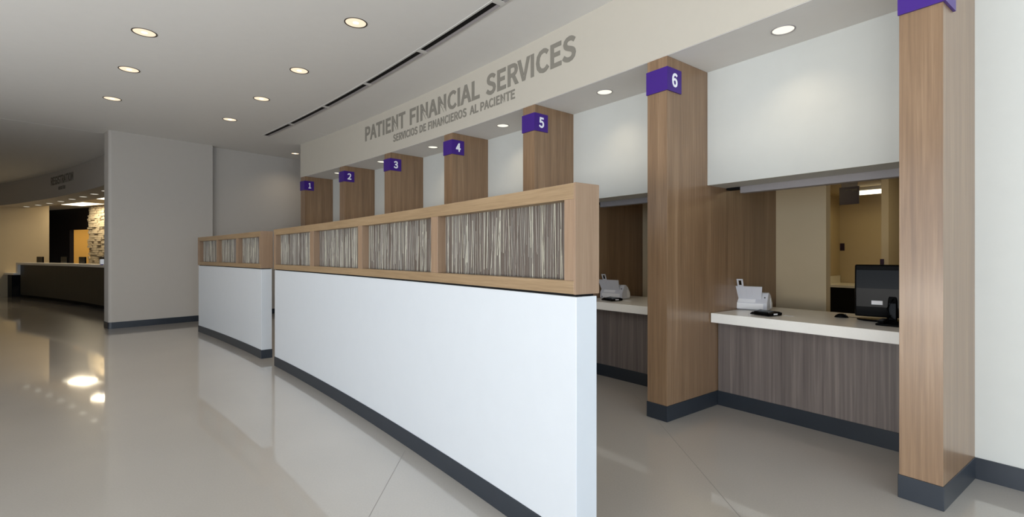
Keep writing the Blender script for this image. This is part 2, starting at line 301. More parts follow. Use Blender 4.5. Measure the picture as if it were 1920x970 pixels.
# ------------------------------------------------------------------ text
GLYPH = {"A":[0.852,[0.533,1.077,0.916,-0.05,0.672,-0.05,0.574,0.264,0.272,0.264,0.172,-0.05,-0.064,-0.05,0.317,1.077,0.482,0.559,0.445,0.675,0.411,0.79,0.388,0.872,0.458,0.872,0.435,0.79,0.401,0.675,0.366,0.559,0.336,0.466,0.511,0.466],[[6,11,7],[11,0,7],[11,12,0],[12,1,0],[6,10,11],[13,1,12],[6,14,10],[14,9,10],[14,9,13],[9,1,13],[8,1,9],[6,15,14],[17,1,8],[6,16,15],[6,4,16],[4,17,16],[4,3,17],[3,1,17],[6,5,4],[2,1,3]]],"C":[0.894,[0.095,0.821,0.275,1.025,0.534,1.096,0.667,1.075,0.774,1.023,0.888,0.924,0.754,0.764,0.661,0.843,0.604,0.871,0.541,0.88,0.397,0.837,0.302,0.717,0.265,0.517,0.301,0.313,0.394,0.19,0.537,0.146,0.609,0.157,0.674,0.191,0.776,0.283,0.913,0.125,0.783,0.007,0.665,-0.049,0.525,-0.069,0.27,0.001,0.094,0.204,0.03,0.513],[[1,3,2],[1,4,3],[0,4,1],[0,9,4],[9,5,4],[9,8,5],[8,7,5],[7,6,5],[0,10,9],[0,11,10],[25,11,0],[25,12,11],[25,13,12],[24,13,25],[24,14,13],[17,19,18],[23,14,24],[16,19,17],[23,15,14],[15,19,16],[23,19,15],[23,20,19],[23,21,20],[22,21,23]]],"D":[0.964,[0.403,1.077,0.689,1.013,0.872,0.818,0.932,0.517,0.872,0.215,0.691,0.017,0.409,-0.05,0.091,-0.05,0.091,1.077,0.56,0.2,0.661,0.317,0.697,0.517,0.661,0.715,0.561,0.829,0.381,0.872,0.32,0.872,0.32,0.156,0.381,0.156],[[7,15,8],[15,0,8],[15,1,0],[15,14,1],[14,2,1],[7,16,15],[13,2,14],[12,2,13],[12,3,2],[11,3,12],[11,4,3],[10,4,11],[9,4,10],[9,5,4],[17,5,9],[7,17,16],[7,5,17],[7,6,5]]],"E":[0.825,[0.782,1.077,0.782,0.867,0.32,0.867,0.32,0.645,0.71,0.645,0.71,0.435,0.32,0.435,0.32,0.161,0.798,0.161,0.798,-0.05,0.091,-0.05,0.091,1.077],[[10,2,11],[2,0,11],[2,1,0],[10,3,2],[10,6,3],[6,4,3],[6,5,4],[10,7,6],[10,8,7],[10,9,8]]],"F":[0.773,[0.782,1.077,0.782,0.867,0.32,0.867,0.32,0.62,0.712,0.62,0.712,0.411,0.32,0.411,0.32,-0.05,0.091,-0.05,0.091,1.077],[[8,2,9],[2,0,9],[2,1,0],[8,3,2],[8,6,3],[6,4,3],[6,5,4],[8,7,6]]],"G":[0.965,[0.097,0.822,0.282,1.025,0.549,1.096,0.694,1.074,0.804,1.021,0.918,0.925,0.784,0.764,0.692,0.841,0.633,0.87,0.559,0.88,0.404,0.837,0.303,0.716,0.265,0.516,0.301,0.314,0.4,0.191,0.562,0.146,0.618,0.152,0.671,0.169,0.692,0.183,0.692,0.374,0.474,0.374,0.474,0.582,0.911,0.582,0.911,0.076,0.805,-0.005,0.686,-0.051,0.541,-0.069,0.277,0.001,0.095,0.203,0.03,0.513],[[1,3,2],[1,4,3],[0,4,1],[0,9,4],[9,5,4],[9,8,5],[8,7,5],[7,6,5],[0,10,9],[0,11,10],[29,11,0],[29,12,11],[20,22,21],[20,19,22],[19,23,22],[29,13,12],[28,13,29],[18,23,19],[28,14,13],[27,14,28],[27,15,14],[17,23,18],[16,23,17],[15,23,16],[27,23,15],[27,24,23],[26,24,27],[26,25,24]]],"I":[0.411,[0.32,1.077,0.32,-0.05,0.091,-0.05,0.091,1.077],[[2,0,3],[2,1,0]]],"L":[0.761,[0.32,1.077,0.32,0.161,0.77,0.161,0.77,-0.05,0.091,-0.05,0.091,1.077],[[4,0,5],[4,1,0],[4,2,1],[4,3,2]]],"N":[1.013,[0.302,1.077,0.692,0.404,0.789,0.218,0.712,0.218,0.708,0.271,0.701,0.382,0.698,0.492,0.698,1.077,0.921,1.077,0.921,-0.05,0.709,-0.05,0.32,0.624,0.223,0.81,0.301,0.81,0.304,0.758,0.311,0.649,0.313,0.54,0.313,-0.05,0.091,-0.05,0.091,1.077],[[18,12,19],[12,0,19],[12,13,0],[13,1,0],[6,8,7],[6,9,8],[18,11,12],[14,1,13],[15,1,14],[16,11,15],[11,1,15],[18,16,11],[16,10,11],[18,17,16],[5,2,6],[2,9,6],[4,2,5],[3,2,4]]],"O":[1.039,[0.091,0.822,0.263,1.025,0.52,1.097,0.776,1.025,0.948,0.822,1.009,0.517,0.948,0.21,0.776,0.004,0.52,-0.07,0.263,0.004,0.091,0.21,0.03,0.517,0.74,0.718,0.65,0.838,0.52,0.879,0.389,0.838,0.3,0.718,0.265,0.517,0.3,0.314,0.389,0.19,0.52,0.148,0.65,0.19,0.74,0.314,0.774,0.517],[[1,3,2],[0,3,1],[0,14,3],[14,4,3],[0,15,14],[13,4,14],[0,16,15],[12,4,13],[11,16,0],[12,5,4],[11,17,16],[23,5,12],[10,17,11],[23,6,5],[10,18,17],[22,6,23],[21,6,22],[10,19,18],[9,19,10],[21,7,6],[20,7,21],[9,20,19],[9,7,20],[9,8,7]]],"P":[0.887,[0.438,1.077,0.655,1.046,0.813,0.934,0.87,0.726,0.814,0.518,0.659,0.396,0.444,0.359,0.32,0.359,0.32,-0.05,0.091,-0.05,0.091,1.077,0.552,0.584,0.616,0.634,0.638,0.725,0.615,0.812,0.55,0.856,0.414,0.872,0.32,0.872,0.32,0.564,0.419,0.564],[[9,17,10],[17,0,10],[17,1,0],[17,2,1],[17,16,2],[16,15,2],[15,3,2],[9,18,17],[14,3,15],[13,3,14],[13,4,3],[12,4,13],[11,4,12],[19,4,11],[9,19,18],[9,7,19],[7,4,19],[7,5,4],[7,6,5],[9,8,7]]],"R":[0.89,[0.558,0.609,0.619,0.657,0.64,0.739,0.62,0.816,0.56,0.856,0.439,0.872,0.32,0.872,0.32,0.589,0.439,0.589,0.32,0.386,0.32,-0.05,0.091,-0.05,0.091,1.077,0.466,1.077,0.667,1.047,0.818,0.939,0.872,0.741,0.838,0.578,0.742,0.463,0.661,0.427,0.937,-0.05,0.675,-0.05,0.426,0.386],[[11,6,12],[6,13,12],[6,14,13],[6,15,14],[6,5,15],[5,4,15],[4,16,15],[11,7,6],[3,16,4],[2,16,3],[2,17,16],[1,17,2],[0,17,1],[8,17,0],[11,9,7],[9,8,7],[9,17,8],[9,18,17],[9,19,18],[9,22,19],[22,20,19],[11,10,9],[21,20,22]]],"S":[0.835,[0.138,0.292,0.253,0.198,0.337,0.16,0.426,0.146,0.522,0.163,0.574,0.204,0.591,0.263,0.576,0.32,0.531,0.36,0.45,0.4,0.301,0.465,0.196,0.523,0.103,0.622,0.063,0.774,0.114,0.943,0.249,1.056,0.437,1.096,0.568,1.077,0.683,1.028,0.81,0.926,0.681,0.767,0.58,0.843,0.514,0.871,0.44,0.881,0.358,0.866,0.314,0.832,0.299,0.783,0.316,0.73,0.364,0.69,0.438,0.656,0.585,0.592,0.703,0.527,0.792,0.424,0.826,0.271,0.776,0.097,0.634,-0.025,0.428,-0.069,0.274,-0.048,0.141,0.01,-0.004,0.126],[[15,17,16],[15,18,17],[14,18,15],[14,19,18],[13,24,14],[24,23,14],[23,19,14],[23,22,19],[22,21,19],[21,20,19],[13,25,24],[13,26,25],[13,27,26],[12,27,13],[12,28,27],[12,29,28],[12,30,29],[11,30,12],[11,31,30],[11,32,31],[10,32,11],[9,32,10],[9,33,32],[8,33,9],[7,33,8],[6,33,7],[39,1,0],[6,34,33],[5,34,6],[4,34,5],[39,2,1],[3,34,4],[39,3,2],[39,34,3],[38,34,39],[38,35,34],[37,35,38],[37,36,35]]],"T":[0.839,[-0.007,0.867,-0.007,1.077,0.846,1.077,0.846,0.867,0.535,0.867,0.535,-0.05,0.304,-0.05,0.304,0.867],[[0,2,1],[0,3,2],[7,3,0],[6,4,7],[4,3,7],[6,5,4]]],"V":[0.805,[0.174,1.077,0.352,0.485,0.385,0.37,0.416,0.26,0.44,0.182,0.372,0.182,0.396,0.261,0.428,0.37,0.46,0.485,0.636,1.077,0.874,1.077,0.516,-0.05,0.293,-0.05,-0.067,1.077],[[12,0,13],[12,1,0],[8,10,9],[8,11,10],[12,2,1],[7,11,8],[12,6,2],[6,3,2],[6,3,7],[3,11,7],[12,5,6],[4,11,3],[12,4,5],[12,11,4]]],"1":[0.777,[0.303,0.156,0.303,0.823,0.119,0.823,0.119,0.994,0.221,1.016,0.273,1.032,0.318,1.05,0.37,1.077,0.53,1.077,0.53,0.156,0.736,0.156,0.736,-0.05,0.073,-0.05,0.073,0.156],[[6,8,7],[6,9,8],[5,9,6],[4,1,5],[1,9,5],[3,1,4],[2,1,3],[0,9,1],[12,0,13],[12,9,0],[12,10,9],[12,11,10]]],"2":[0.777,[0.235,0.308,0.376,0.475,0.457,0.617,0.481,0.74,0.472,0.803,0.447,0.85,0.406,0.879,0.342,0.891,0.297,0.884,0.252,0.864,0.209,0.832,0.131,0.751,-0.016,0.895,0.088,0.996,0.166,1.049,0.256,1.083,0.36,1.095,0.501,1.071,0.614,0.999,0.685,0.886,0.709,0.743,0.677,0.572,0.589,0.403,0.457,0.236,0.384,0.161,0.293,0.154,0.336,0.157,0.38,0.16,0.422,0.161,0.757,0.161,0.757,-0.05,0.012,-0.05,0.012,0.097],[[15,17,16],[14,17,15],[14,18,17],[13,18,14],[13,19,18],[12,7,13],[7,19,13],[11,10,12],[10,9,12],[9,8,12],[8,7,12],[6,19,7],[6,20,19],[5,20,6],[4,20,5],[3,20,4],[3,21,20],[2,21,3],[1,21,2],[1,22,21],[0,22,1],[0,23,22],[32,23,0],[32,25,23],[25,24,23],[27,29,28],[27,30,29],[26,30,27],[25,30,26],[32,30,25],[31,30,32]]],"3":[0.777,[0.101,0.279,0.186,0.201,0.235,0.169,0.292,0.147,0.359,0.139,0.428,0.149,0.476,0.177,0.506,0.219,0.518,0.279,0.506,0.341,0.468,0.387,0.387,0.421,0.199,0.439,0.199,0.627,0.37,0.646,0.439,0.679,0.472,0.722,0.483,0.779,0.474,0.826,0.452,0.86,0.415,0.882,0.359,0.891,0.312,0.885,0.267,0.868,0.223,0.842,0.142,0.771,0.007,0.93,0.111,1.013,0.185,1.056,0.27,1.085,0.365,1.095,0.5,1.076,0.612,1.017,0.688,0.919,0.715,0.79,0.699,0.687,0.654,0.602,0.585,0.537,0.532,0.511,0.532,0.569,0.592,0.546,0.674,0.48,0.729,0.389,0.75,0.274,0.72,0.13,0.636,0.021,0.514,-0.046,0.37,-0.069,0.248,-0.056,0.148,-0.021,0.067,0.03,-0.027,0.118],[[29,31,30],[28,31,29],[28,32,31],[27,32,28],[27,33,32],[26,33,27],[25,24,26],[24,23,26],[23,22,26],[22,21,26],[21,33,26],[21,20,33],[20,34,33],[19,34,20],[18,34,19],[17,34,18],[17,35,34],[16,35,17],[15,35,16],[15,36,35],[14,36,15],[13,36,14],[12,39,13],[39,36,13],[39,40,36],[40,37,36],[12,38,39],[37,41,40],[38,41,37],[12,41,38],[12,42,41],[11,42,12],[10,42,11],[10,43,42],[9,43,10],[8,43,9],[51,1,0],[7,43,8],[7,44,43],[6,44,7],[51,2,1],[5,44,6],[51,3,2],[4,44,5],[51,4,3],[51,44,4],[51,45,44],[50,45,51],[49,45,50],[49,46,45],[48,46,49],[48,47,46]]],"4":[0.777,[-0.022,0.233,-0.022,0.382,0.428,1.077,0.647,1.077,0.647,0.435,0.784,0.435,0.784,0.233,0.647,0.233,0.647,-0.05,0.426,-0.05,0.426,0.233,0.427,0.745,0.429,0.795,0.431,0.845,0.431,0.837,0.508,0.837,0.502,0.826,0.482,0.788,0.46,0.749,0.437,0.709,0.255,0.435,0.426,0.435,0.426,0.701],[[1,3,2],[1,13,3],[13,15,3],[15,4,3],[1,14,13],[12,15,13],[1,12,14],[12,15,14],[16,4,15],[17,4,16],[1,11,12],[18,4,17],[19,4,18],[1,22,11],[20,4,19],[1,20,22],[20,21,22],[1,4,20],[1,5,4],[1,6,5],[0,6,1],[10,6,0],[9,7,10],[7,6,10],[9,8,7]]],"5":[0.777,[0.096,0.275,0.18,0.199,0.228,0.168,0.285,0.147,0.352,0.139,0.42,0.152,0.472,0.188,0.508,0.247,0.522,0.331,0.51,0.412,0.477,0.468,0.428,0.501,0.357,0.514,0.321,0.511,0.288,0.502,0.255,0.486,0.189,0.445,0.068,0.521,0.107,1.077,0.703,1.077,0.703,0.867,0.312,0.867,0.297,0.704,0.255,0.684,0.297,0.699,0.343,0.708,0.396,0.711,0.531,0.69,0.647,0.619,0.726,0.499,0.754,0.333,0.722,0.164,0.635,0.037,0.511,-0.042,0.369,-0.069,0.247,-0.056,0.147,-0.022,0.067,0.027,-0.031,0.111],[[17,21,18],[21,19,18],[21,20,19],[17,23,21],[23,22,21],[25,27,26],[24,27,25],[23,27,24],[23,28,27],[17,28,23],[17,12,28],[12,29,28],[16,15,17],[15,14,17],[14,13,17],[13,12,17],[11,29,12],[10,29,11],[10,30,29],[9,30,10],[8,30,9],[8,31,30],[7,31,8],[38,1,0],[6,31,7],[38,2,1],[5,31,6],[38,3,2],[5,32,31],[4,32,5],[38,4,3],[38,32,4],[37,32,38],[37,33,32],[36,33,37],[35,33,36],[35,34,33]]],"6":[0.777,[0.061,0.761,0.154,0.95,0.293,1.061,0.455,1.095,0.543,1.086,0.618,1.061,0.682,1.023,0.77,0.943,0.628,0.79,0.562,0.854,0.531,0.873,0.498,0.885,0.466,0.889,0.386,0.872,0.321,0.816,0.271,0.701,0.265,0.651,0.219,0.605,0.286,0.649,0.357,0.678,0.432,0.688,0.568,0.665,0.677,0.592,0.745,0.473,0.768,0.314,0.741,0.161,0.667,0.039,0.556,-0.041,0.421,-0.069,0.262,-0.032,0.135,0.078,0.056,0.254,0.028,0.49,0.467,0.145,0.505,0.178,0.534,0.235,0.545,0.316,0.535,0.395,0.509,0.448,0.47,0.479,0.409,0.491,0.374,0.486,0.333,0.469,0.288,0.436,0.255,0.397,0.272,0.285,0.31,0.197,0.36,0.149,0.422,0.134],[[2,4,3],[2,5,4],[1,5,2],[1,6,5],[1,7,6],[0,13,1],[13,12,1],[12,7,1],[12,11,7],[11,10,7],[10,9,7],[9,8,7],[0,14,13],[0,15,14],[32,15,0],[32,16,15],[19,21,20],[18,21,19],[18,22,21],[32,17,16],[17,22,18],[32,22,17],[32,40,22],[40,23,22],[32,41,40],[39,23,40],[31,43,32],[43,42,32],[42,41,32],[38,23,39],[38,24,23],[37,24,38],[31,44,43],[31,45,44],[36,24,37],[35,24,36],[35,25,24],[31,46,45],[30,46,31],[34,25,35],[30,47,46],[33,25,34],[33,26,25],[30,48,47],[48,26,33],[30,26,48],[29,26,30],[29,27,26],[28,27,29]]]}
def text_mesh(txt, gap=.02):
    """bold sans capitals and numerals as flat outlines: vertices 0..1 in x and y, faces, outer edges"""
    V, F, E, x = [], [], [], 0.
    for ch in txt:
        adv, co, fs = GLYPH[ch]; n = len(V)
        V += [Vector((x + co[i], co[i + 1])) for i in range(0, len(co), 2)]
        cnt = {}
        for f in fs:
            F.append([n + k for k in f])
            for p, q in zip(f, f[1:] + f[:1]):
                cnt.setdefault((min(p, q), max(p, q)), []).append((n + p, n + q))
        E += [v[0] for v in cnt.values() if len(v) == 1]
        x += adv + gap
    xs = [v.x for v in V]; x0, x1 = min(xs), max(xs); y0, y1 = -.05, 1.077
    return [((v.x - x0) / (x1 - x0), (v.y - y0) / (y1 - y0)) for v in V], F, E
def add_text(mb, txt, mapping, mi=0):
    V, F, E = text_mesh(txt)
    A = [mapping(x, y, 1.) for x, y in V]; B = [mapping(x, y, 0.) for x, y in V]
    for f in F: mb.quad([A[i] for i in f], [(0, 0)] * len(f), mi)
    for p, q in E: mb.quad([B[p], B[q], A[q], A[p]], [(0, 0)] * 4, mi)

# ------------------------------------------------------------------ structure
A_COL = [47.15, 45.21, 43.36, 41.44, 39.61, 37.74, 35.77]      # near corner of pillars 1..7
R_F, R_H, R_CF, R_BK = 55.07, 55.74, 55.925, 57.21
Z_C, Z_S = 4.05, 3.30
WCOL = .218                                                     # degrees, pillar width
struct('floor', MB().arc(46.0, 66, 22, 66, -.1, 0, step=1), M['floor'], 'polished greige epoxy floor')
J = bpy.data.objects['floor']
for x0, y0, x1, y1 in ((-.82, .5, -.82, 3.72), (1.29, .8, 1.33, 5.6)):
    mb = MB(); L = hypot(x1 - x0, y1 - y0); a = atan2(y1 - y0, x1 - x0)
    mb.box(((x0 + x1) / 2, (y0 + y1) / 2, .0004), (L, .004, .0006), T=Matrix.Rotation(a, 3, 'Z'))
    struct('floor_joint', mb, M['joint'], parent=J)
struct('ceiling', MB().arc(46.0, 66, 22, 66, Z_C, Z_C + .1, step=1), M['ceiling'], 'flat white plaster ceiling over the concourse')
K = bpy.data.objects['ceiling']
struct('ceiling_joint', MB().arc(54.35, R_F, 45.98, 46.0, Z_C - .0015, Z_C), M['joint_lt'], parent=K)
struct('ceiling_joint', MB().arc(48.5, 51.87, 49.60, 49.615, Z_C - .0015, Z_C), M['joint_lt'], parent=K)

# bulkhead over the service windows
A_L, A_R = 47.385, 35.80
struct('ceiling_soffit', MB().arc(R_F + .004, 55.76, A_R + .004, A_L - .004, Z_S - .003, Z_S), M['ceiling'], 'white underside of the bulkhead')
mb = MB().arc(R_F, 56.6, A_R, A_L, Z_S + .0005, Z_C)
struct('wall_bulkhead', mb, M['bulk'], 'long curved greige bulkhead carrying the grey lettering')
struct('wall_header', MB().arc(R_H, 56.25, 35.80, 47.2, 2.187, Z_S - .0035), M['offwhite'], 'off-white wall between the pillars above the service windows')
struct('wall_right', MB().arc(55.80, 56.05, 26, 35.775, 0, Z_C).arc(55.81, 56.04, 35.775, 35.7995, Z_S, Z_C), M['offwhite'], 'pale wall beyond the rightmost pillar')
struct('baseboard_right', MB().arc(55.79, 55.80, 26, 35.765, 0, .142), M['base'], 'black rubber baseboard of the right wall')
# left spur wall with rounded end, and the recessed wall behind it
def spur():
    mb = MB(); a0, a1, r0, r1 = 49.1, 49.6, 51.87, 53.76
    rr = .055; pts = []
    def loc(u, v):  # u radial from r0, v tangential metres from a0
        return pol(r0 + u, a0 + degrees(v / r0))
    T = radians(a1 - a0) * r0
    out = [(r1 - r0, 0)] + [(rr - rr * sin(t * pi / 12), rr - rr * cos(t * pi / 12)) for t in range(7)] + \
          [(rr - rr * cos(t * pi / 12), T - rr + rr * sin(t * pi / 12)) for t in range(7)] + [(r1 - r0, T)]
    def body(o, z0, z1, e):
        m = MB(); P = []
        cu, cv = 1., T / 2
        for u, v in o:
            if e:
                u = u - e if u < .3 else u
                v = v - e if v < T / 2 else v + e
            P.append(loc(u, v))
        n = len(P)
        for i in range(n):
            p, q = P[i], P[(i + 1) % n]
            m.quad([(*p, z0), (*q, z0), (*q, z1), (*p, z1)], [(i * .1, z0), (i * .1 + .1, z0), (i * .1 + .1, z1), (i * .1, z1)], 0, False)
        m.quad([(*p, z1) for p in P], [(0, 0)] * n); m.quad([(*p, z0) for p in P][::-1], [(0, 0)] * n)
        return m
    struct('wall_left_spur', body(out, 0, Z_C, 0), M['greige'], 'tall grey spur wall with rounded end left of the short partition')
    struct('baseboard_left_spur', body(out, 0, .13, .008), M['base'], 'black rubber baseboard of the spur wall')
spur()
struct('wall_left_recessed', MB().arc(53.76, 58, 49.262, 49.6, 0, Z_C), M['greige'], 'shaded greige wall set back behind the spur wall')
struct('baseboard_left_recessed', MB().arc(53.76, 58, 49.252, 49.262, 0, .13), M['base'])
struct('wall_alcove_end', MB().arc(57.6, 57.8, 47.4, 49.3, 0, Z_C), M['greige'])

# ---- registration area far left
R_D = 52.70
struct('wall_registration_bulkhead', MB().arc(52.40, 52.65, 49.7, 63.6, 3.27, Z_C), M['greige'], 'curved greige bulkhead above the far registration desk')
struct('ceiling_registration', MB().arc(52.65, 53.25, 49.7, 63.6, 3.27, 3.6), M['greige'], 'low soffit over the registration desk')
struct('wall_registration_side', MB().arc(46.4, 53.84, 63.1, 63.4, 0, Z_C), M['cream'], 'cream side wall at the far left end')
# espresso wall with doorway, warm room behind, higher ceiling between
ZR = 3.55
struct('ceiling_registration_raised', MB().arc(53.25, 59.6, 49.7, 69.4, ZR, ZR + .1), M['cream'], 'raised ceiling behind the registration desk')
mb = MB().arc(55.60, 55.75, 66.0, 69.0, 0, ZR).arc(55.60, 55.75, 63.9, 66.0, 2.62, ZR)
struct('wall_registration_back', mb, M['darkwood'], 'espresso wood wall with a doorway behind the registration desk')
struct('wall_registration_side_back', MB().arc(53.84, 59.6, 69.0, 69.2, 0, ZR).arc(53.84, 53.9, 63.4, 69.0, 0, ZR), M['darkwood'])
struct('wall_registration_room', MB().arc(55.76, 59.4, 68.4, 68.5, 0, ZR - .01).arc(59.4, 59.6, 60, 69.0, 0, ZR), M['amber'], 'amber lit wall seen through the registration doorway')
L = bpy.data.lights.new('registration_room_light', 'AREA'); L.size = 1.0; L.energy = 55; L.color = (1, .78, .42)
lo = bpy.data.objects.new('registration_room_light', L); lo.location = pol(57.4, 66.6, 3.3); COL.objects.link(lo)
mb = MB(); rnd = random.Random(4)
z = 0.
while z < ZR - .01:
    h = min(rnd.uniform(.05, .11), ZR - z); a = 52.0
    while a < 63.9:
        a2 = min(63.95, a + rnd.uniform(.18, .5))
        mb.arc(55.40 + rnd.uniform(-.05, .03), 55.7, a + .01, a2 - .01, z + .006, z + h - .004, step=5)
        a = a2
    z += h
mb.arc(55.47, 55.75, 52.0, 63.95, 0, ZR)
struct('wall_registration_stone', mb, M['stone'], 'stacked ledge stone wall behind the registration desk')
struct('wall_registration_end', MB().arc(53.25, 57, 50.0, 50.3, 0, ZR), M['cream'])

# ---- back of house behind the service windows
struct('ceiling_offices', MB().arc(56.25, 64, 33, 47.9, 2.72, 2.82), M['cream'], 'low cream ceiling of the offices')
struct('wall_offices_far', MB().arc(63.0, 63.2, 33, 47.9, 0, 2.72), M['cream'], 'cream far wall of the room behind the service windows')
struct('wall_offices_left', MB().arc(56.25, 63, 47.6, 47.8, 0, 2.72), M['cream'])
struct('wall_offices_right', MB().arc(56.06, 63, 33.4, 33.6, 0, 2.72), M['cream'])
for i in range(6):
    a = A_COL[i + 1]
    mb = MB().arc(R_BK + .005, R_BK + .12, a - .52, a + .4, 0, 2.72)
    struct('wall_booth_back', mb, M['cream'] if i != 5 else M['cream'], 'beige back wall piece behind a service window' if i < 4 else None)
struct('wall_corridor_left', MB().arc(60.6, 63, 38.885, 39.0, 0, 2.72), M['cream'])
struct('wall_corridor_right', MB().arc(59.2, 63, 37.198, 37.275, 0, 2.72), M['cream'])

# ---- glazed front behind the camera
mb = MB().arc(46.4, 46.75, 22, 66, 3.45, Z_C, step=1).arc(46.4, 46.75, 47.1, 66, 0, 3.45, step=1).arc(46.4, 46.75, 22, 25.2, 0, 3.45, step=1)
for (a, b), (c, d) in zip(BAYS, BAYS[1:]): mb.arc(46.4, 46.75, b, c, 0, 3.45)
mb.arc(46.4, 46.75, 25.2, 47.1, 0, .12, step=1)
struct('wall_front', mb, M['greige'], 'glazed front wall behind the viewpoint')
for i, (a, b) in enumerate(BAYS):
    mb = MB()
    for k in range(4):
        aa = a + (b - a) * k / 3
        mb.arc(46.5, 46.58, max(a, aa - .03), min(b, aa + .03), .12, 3.45)
    mb.arc(46.5, 46.58, a, b, .12, .18).arc(46.5, 46.58, a, b, 3.39, 3.45).arc(46.5, 46.58, a, b, 2.3, 2.35)
    struct('window_%d' % (i + 1), mb, M['pane_frame'], 'glazed bay of the front wall')
mb = MB().arc(46.75, 47.0, 25.6, 25.8, 0, Z_C).arc(55.6, 56, 25.6, 25.8, 0, Z_C).arc(47.0, 55.6, 25.6, 25.8, 3.45, Z_C).arc(47.0, 55.6, 25.6, 25.8, 0, .12)
struct('wall_end_right', mb, M['greige'], 'glazed end wall right of the viewpoint')
mb = MB().arc(47, 55.6, 25.66, 25.74, .12, .18).arc(47, 55.6, 25.66, 25.74, 3.39, 3.45)
for k in range(7): mb.arc(47 + k * 8.55 / 6, 47.05 + k * 8.55 / 6, 25.66, 25.74, .12, 3.45)
struct('window_7', mb, M['pane_frame'], 'glazed bay of the end wall')

# ------------------------------------------------------------------ pillars
NUM = ['one', 'two', 'three', 'four', 'five', 'six']
for i, a in enumerate(A_COL):
    n = i + 1
    lab = 'tall walnut pillar carrying the purple sign numbered %d' % n if n < 7 else 'tall walnut pillar at far right, widest, with sign cut off at top edge'
    t = thing('wood_pillar', pol(R_F + .1, a + WCOL / 2, 0), lab, 'pillar', 'walnut pillars between the service windows')
    mb = MB().arc(R_F, R_BK, a, a + WCOL, .142, Z_S - .004)
    mb.build('cladding', M['column'], t, bevel=.0015)
    mb = MB().arc(R_F - .006, R_BK, a - .006, a + WCOL + .006, 0, .142)
    mb.build('base_trim', M['base'], t, bevel=.003)

# number signs wrapped round the near corner
def number_sign(i):
    a = A_COL[i]; n = i + 1
    lab = 'purple corner sign with white numeral %d near the top of its pillar' % n if n < 7 else 'purple corner sign cut off by the top edge on rightmost pillar'
    t = thing('number_sign', pol(R_F, a, 2.985), lab, 'sign', 'purple number signs on the pillars')
    th = .014; da = degrees(th / R_F)
    z0, z1 = 2.985, 3.195
    mb = MB().arc(R_F - th, R_F - .0015, a - da, a + WCOL + .004, z0, z1)
    mb.arc(R_F - .0015, R_F + .205, a - da, a - degrees(.0012 / R_F), z0, z1)
    mb.build('sign_panel', M['purple'], t)
    if n < 7:
        mb = MB()
        # numeral stands on the radial face, reading away from the corner
        w = {1: .06}.get(n, .083)
        r0 = R_F + .098 - w / 2 + (.0 if n > 1 else .01)
        def mp(x, y, z, r0=r0, w=w):
            return pol(r0 + x * w, a - da - degrees((.0012 + z * .0015) / R_F), 3.028 + y * .125)
        add_text(mb, str(n), mp)
        mb.build('numeral', M['signwhite'], t)
for i in range(7): number_sign(i)

# ------------------------------------------------------------------ lettering on the bulkhead
def arc_text(parent, words, R, m, off):
    for txt, aL, aR, z0, z1 in words:
        mb = MB()
        def mp(x, y, z):
            return pol(R - .001 - z * .004, aL + (aR - aL) * x, z0 + (z1 - z0) * y)
        add_text(mb, txt, mp)
        mb.build('word', m, parent)
t = thing('wall_lettering', pol(R_F, 41.6, 3.635), 'large grey capitals PATIENT FINANCIAL SERVICES on the bulkhead', 'lettering')
arc_text(t, [('PATIENT', 44.32, 42.843, 3.640, 3.908), ('FINANCIAL', 42.69, 40.75, 3.640, 3.905), ('SERVICES', 40.60, 38.914, 3.626, 3.90)], R_F, M['letter'], .034)
t = thing('wall_lettering', pol(R_F, 41.6, 3.456), 'small grey line SERVICIOS DE FINANCIEROS AL PACIENTE on the bulkhead', 'lettering')
arc_text(t, [('SERVICIOS', 43.259, 42.445, 3.456, 3.582), ('DE', 42.378, 42.181, 3.458, 3.58), ('FINANCIEROS', 42.117, 41.066, 3.456, 3.58),
             ('AL', 40.987, 40.781, 3.456, 3.576), ('PACIENTE', 40.731, 39.985, 3.454, 3.572)], R_F, M['letter'], .034)
t = thing('wall_lettering', pol(52.4, 56.7, 3.6), 'dark grey REGISTRATION lettering on the far left curved bulkhead', 'lettering')
arc_text(t, [('REGISTRATION', 57.80, 55.60, 3.65, 3.90), ('REGISTRO', 57.06, 56.38, 3.47, 3.57)], 52.40, M['letter_dark'], .03)

# ------------------------------------------------------------------ service counters and tracks
for i, lab in ((4, 'white-topped service counter between pillars 5 and 6'), (5, 'white-topped service counter right of pillar 6')):
    a1 = A_COL[i + 1] + WCOL + .008; a0 = A_COL[i] - .008
    # from the right pillar (a1) to the left pillar (a0)
    t = thing('service_counter', pol(56.2, (a0 + a1) / 2, 0), lab, 'counter', 'service counters')
    MB().arc(55.785, 56.85, a1, a0, .838, .930).build('countertop', M['stone_top'], t, bevel=.004)
    MB().arc(R_CF, R_CF + .04, a1, a0, .142, .838).build('front_panel', M['counter'], t)
    MB().arc(R_CF - .008, R_CF + .04, a1, a0, 0, .142).build('base_trim', M['base'], t)
    lab2 = 'grey shutter track under the opening head between pillars 5 and 6' if i == 4 else 'grey shutter track under the opening head right of pillar 6'
    t = thing('shutter_track', pol(56.1, (a0 + a1) / 2, 2.13), lab2, 'shutter track', 'shutter tracks of the service windows')
    MB().arc(56.07, 56.16, a1, a0 - .152, 2.122, 2.187).build('rail', M['alu'], t, bevel=.002)
    MB().arc(56.075, 56.155, a0 - .152, a0 - .004, 2.165, 2.187).build('guide', M['black_matt'], t)

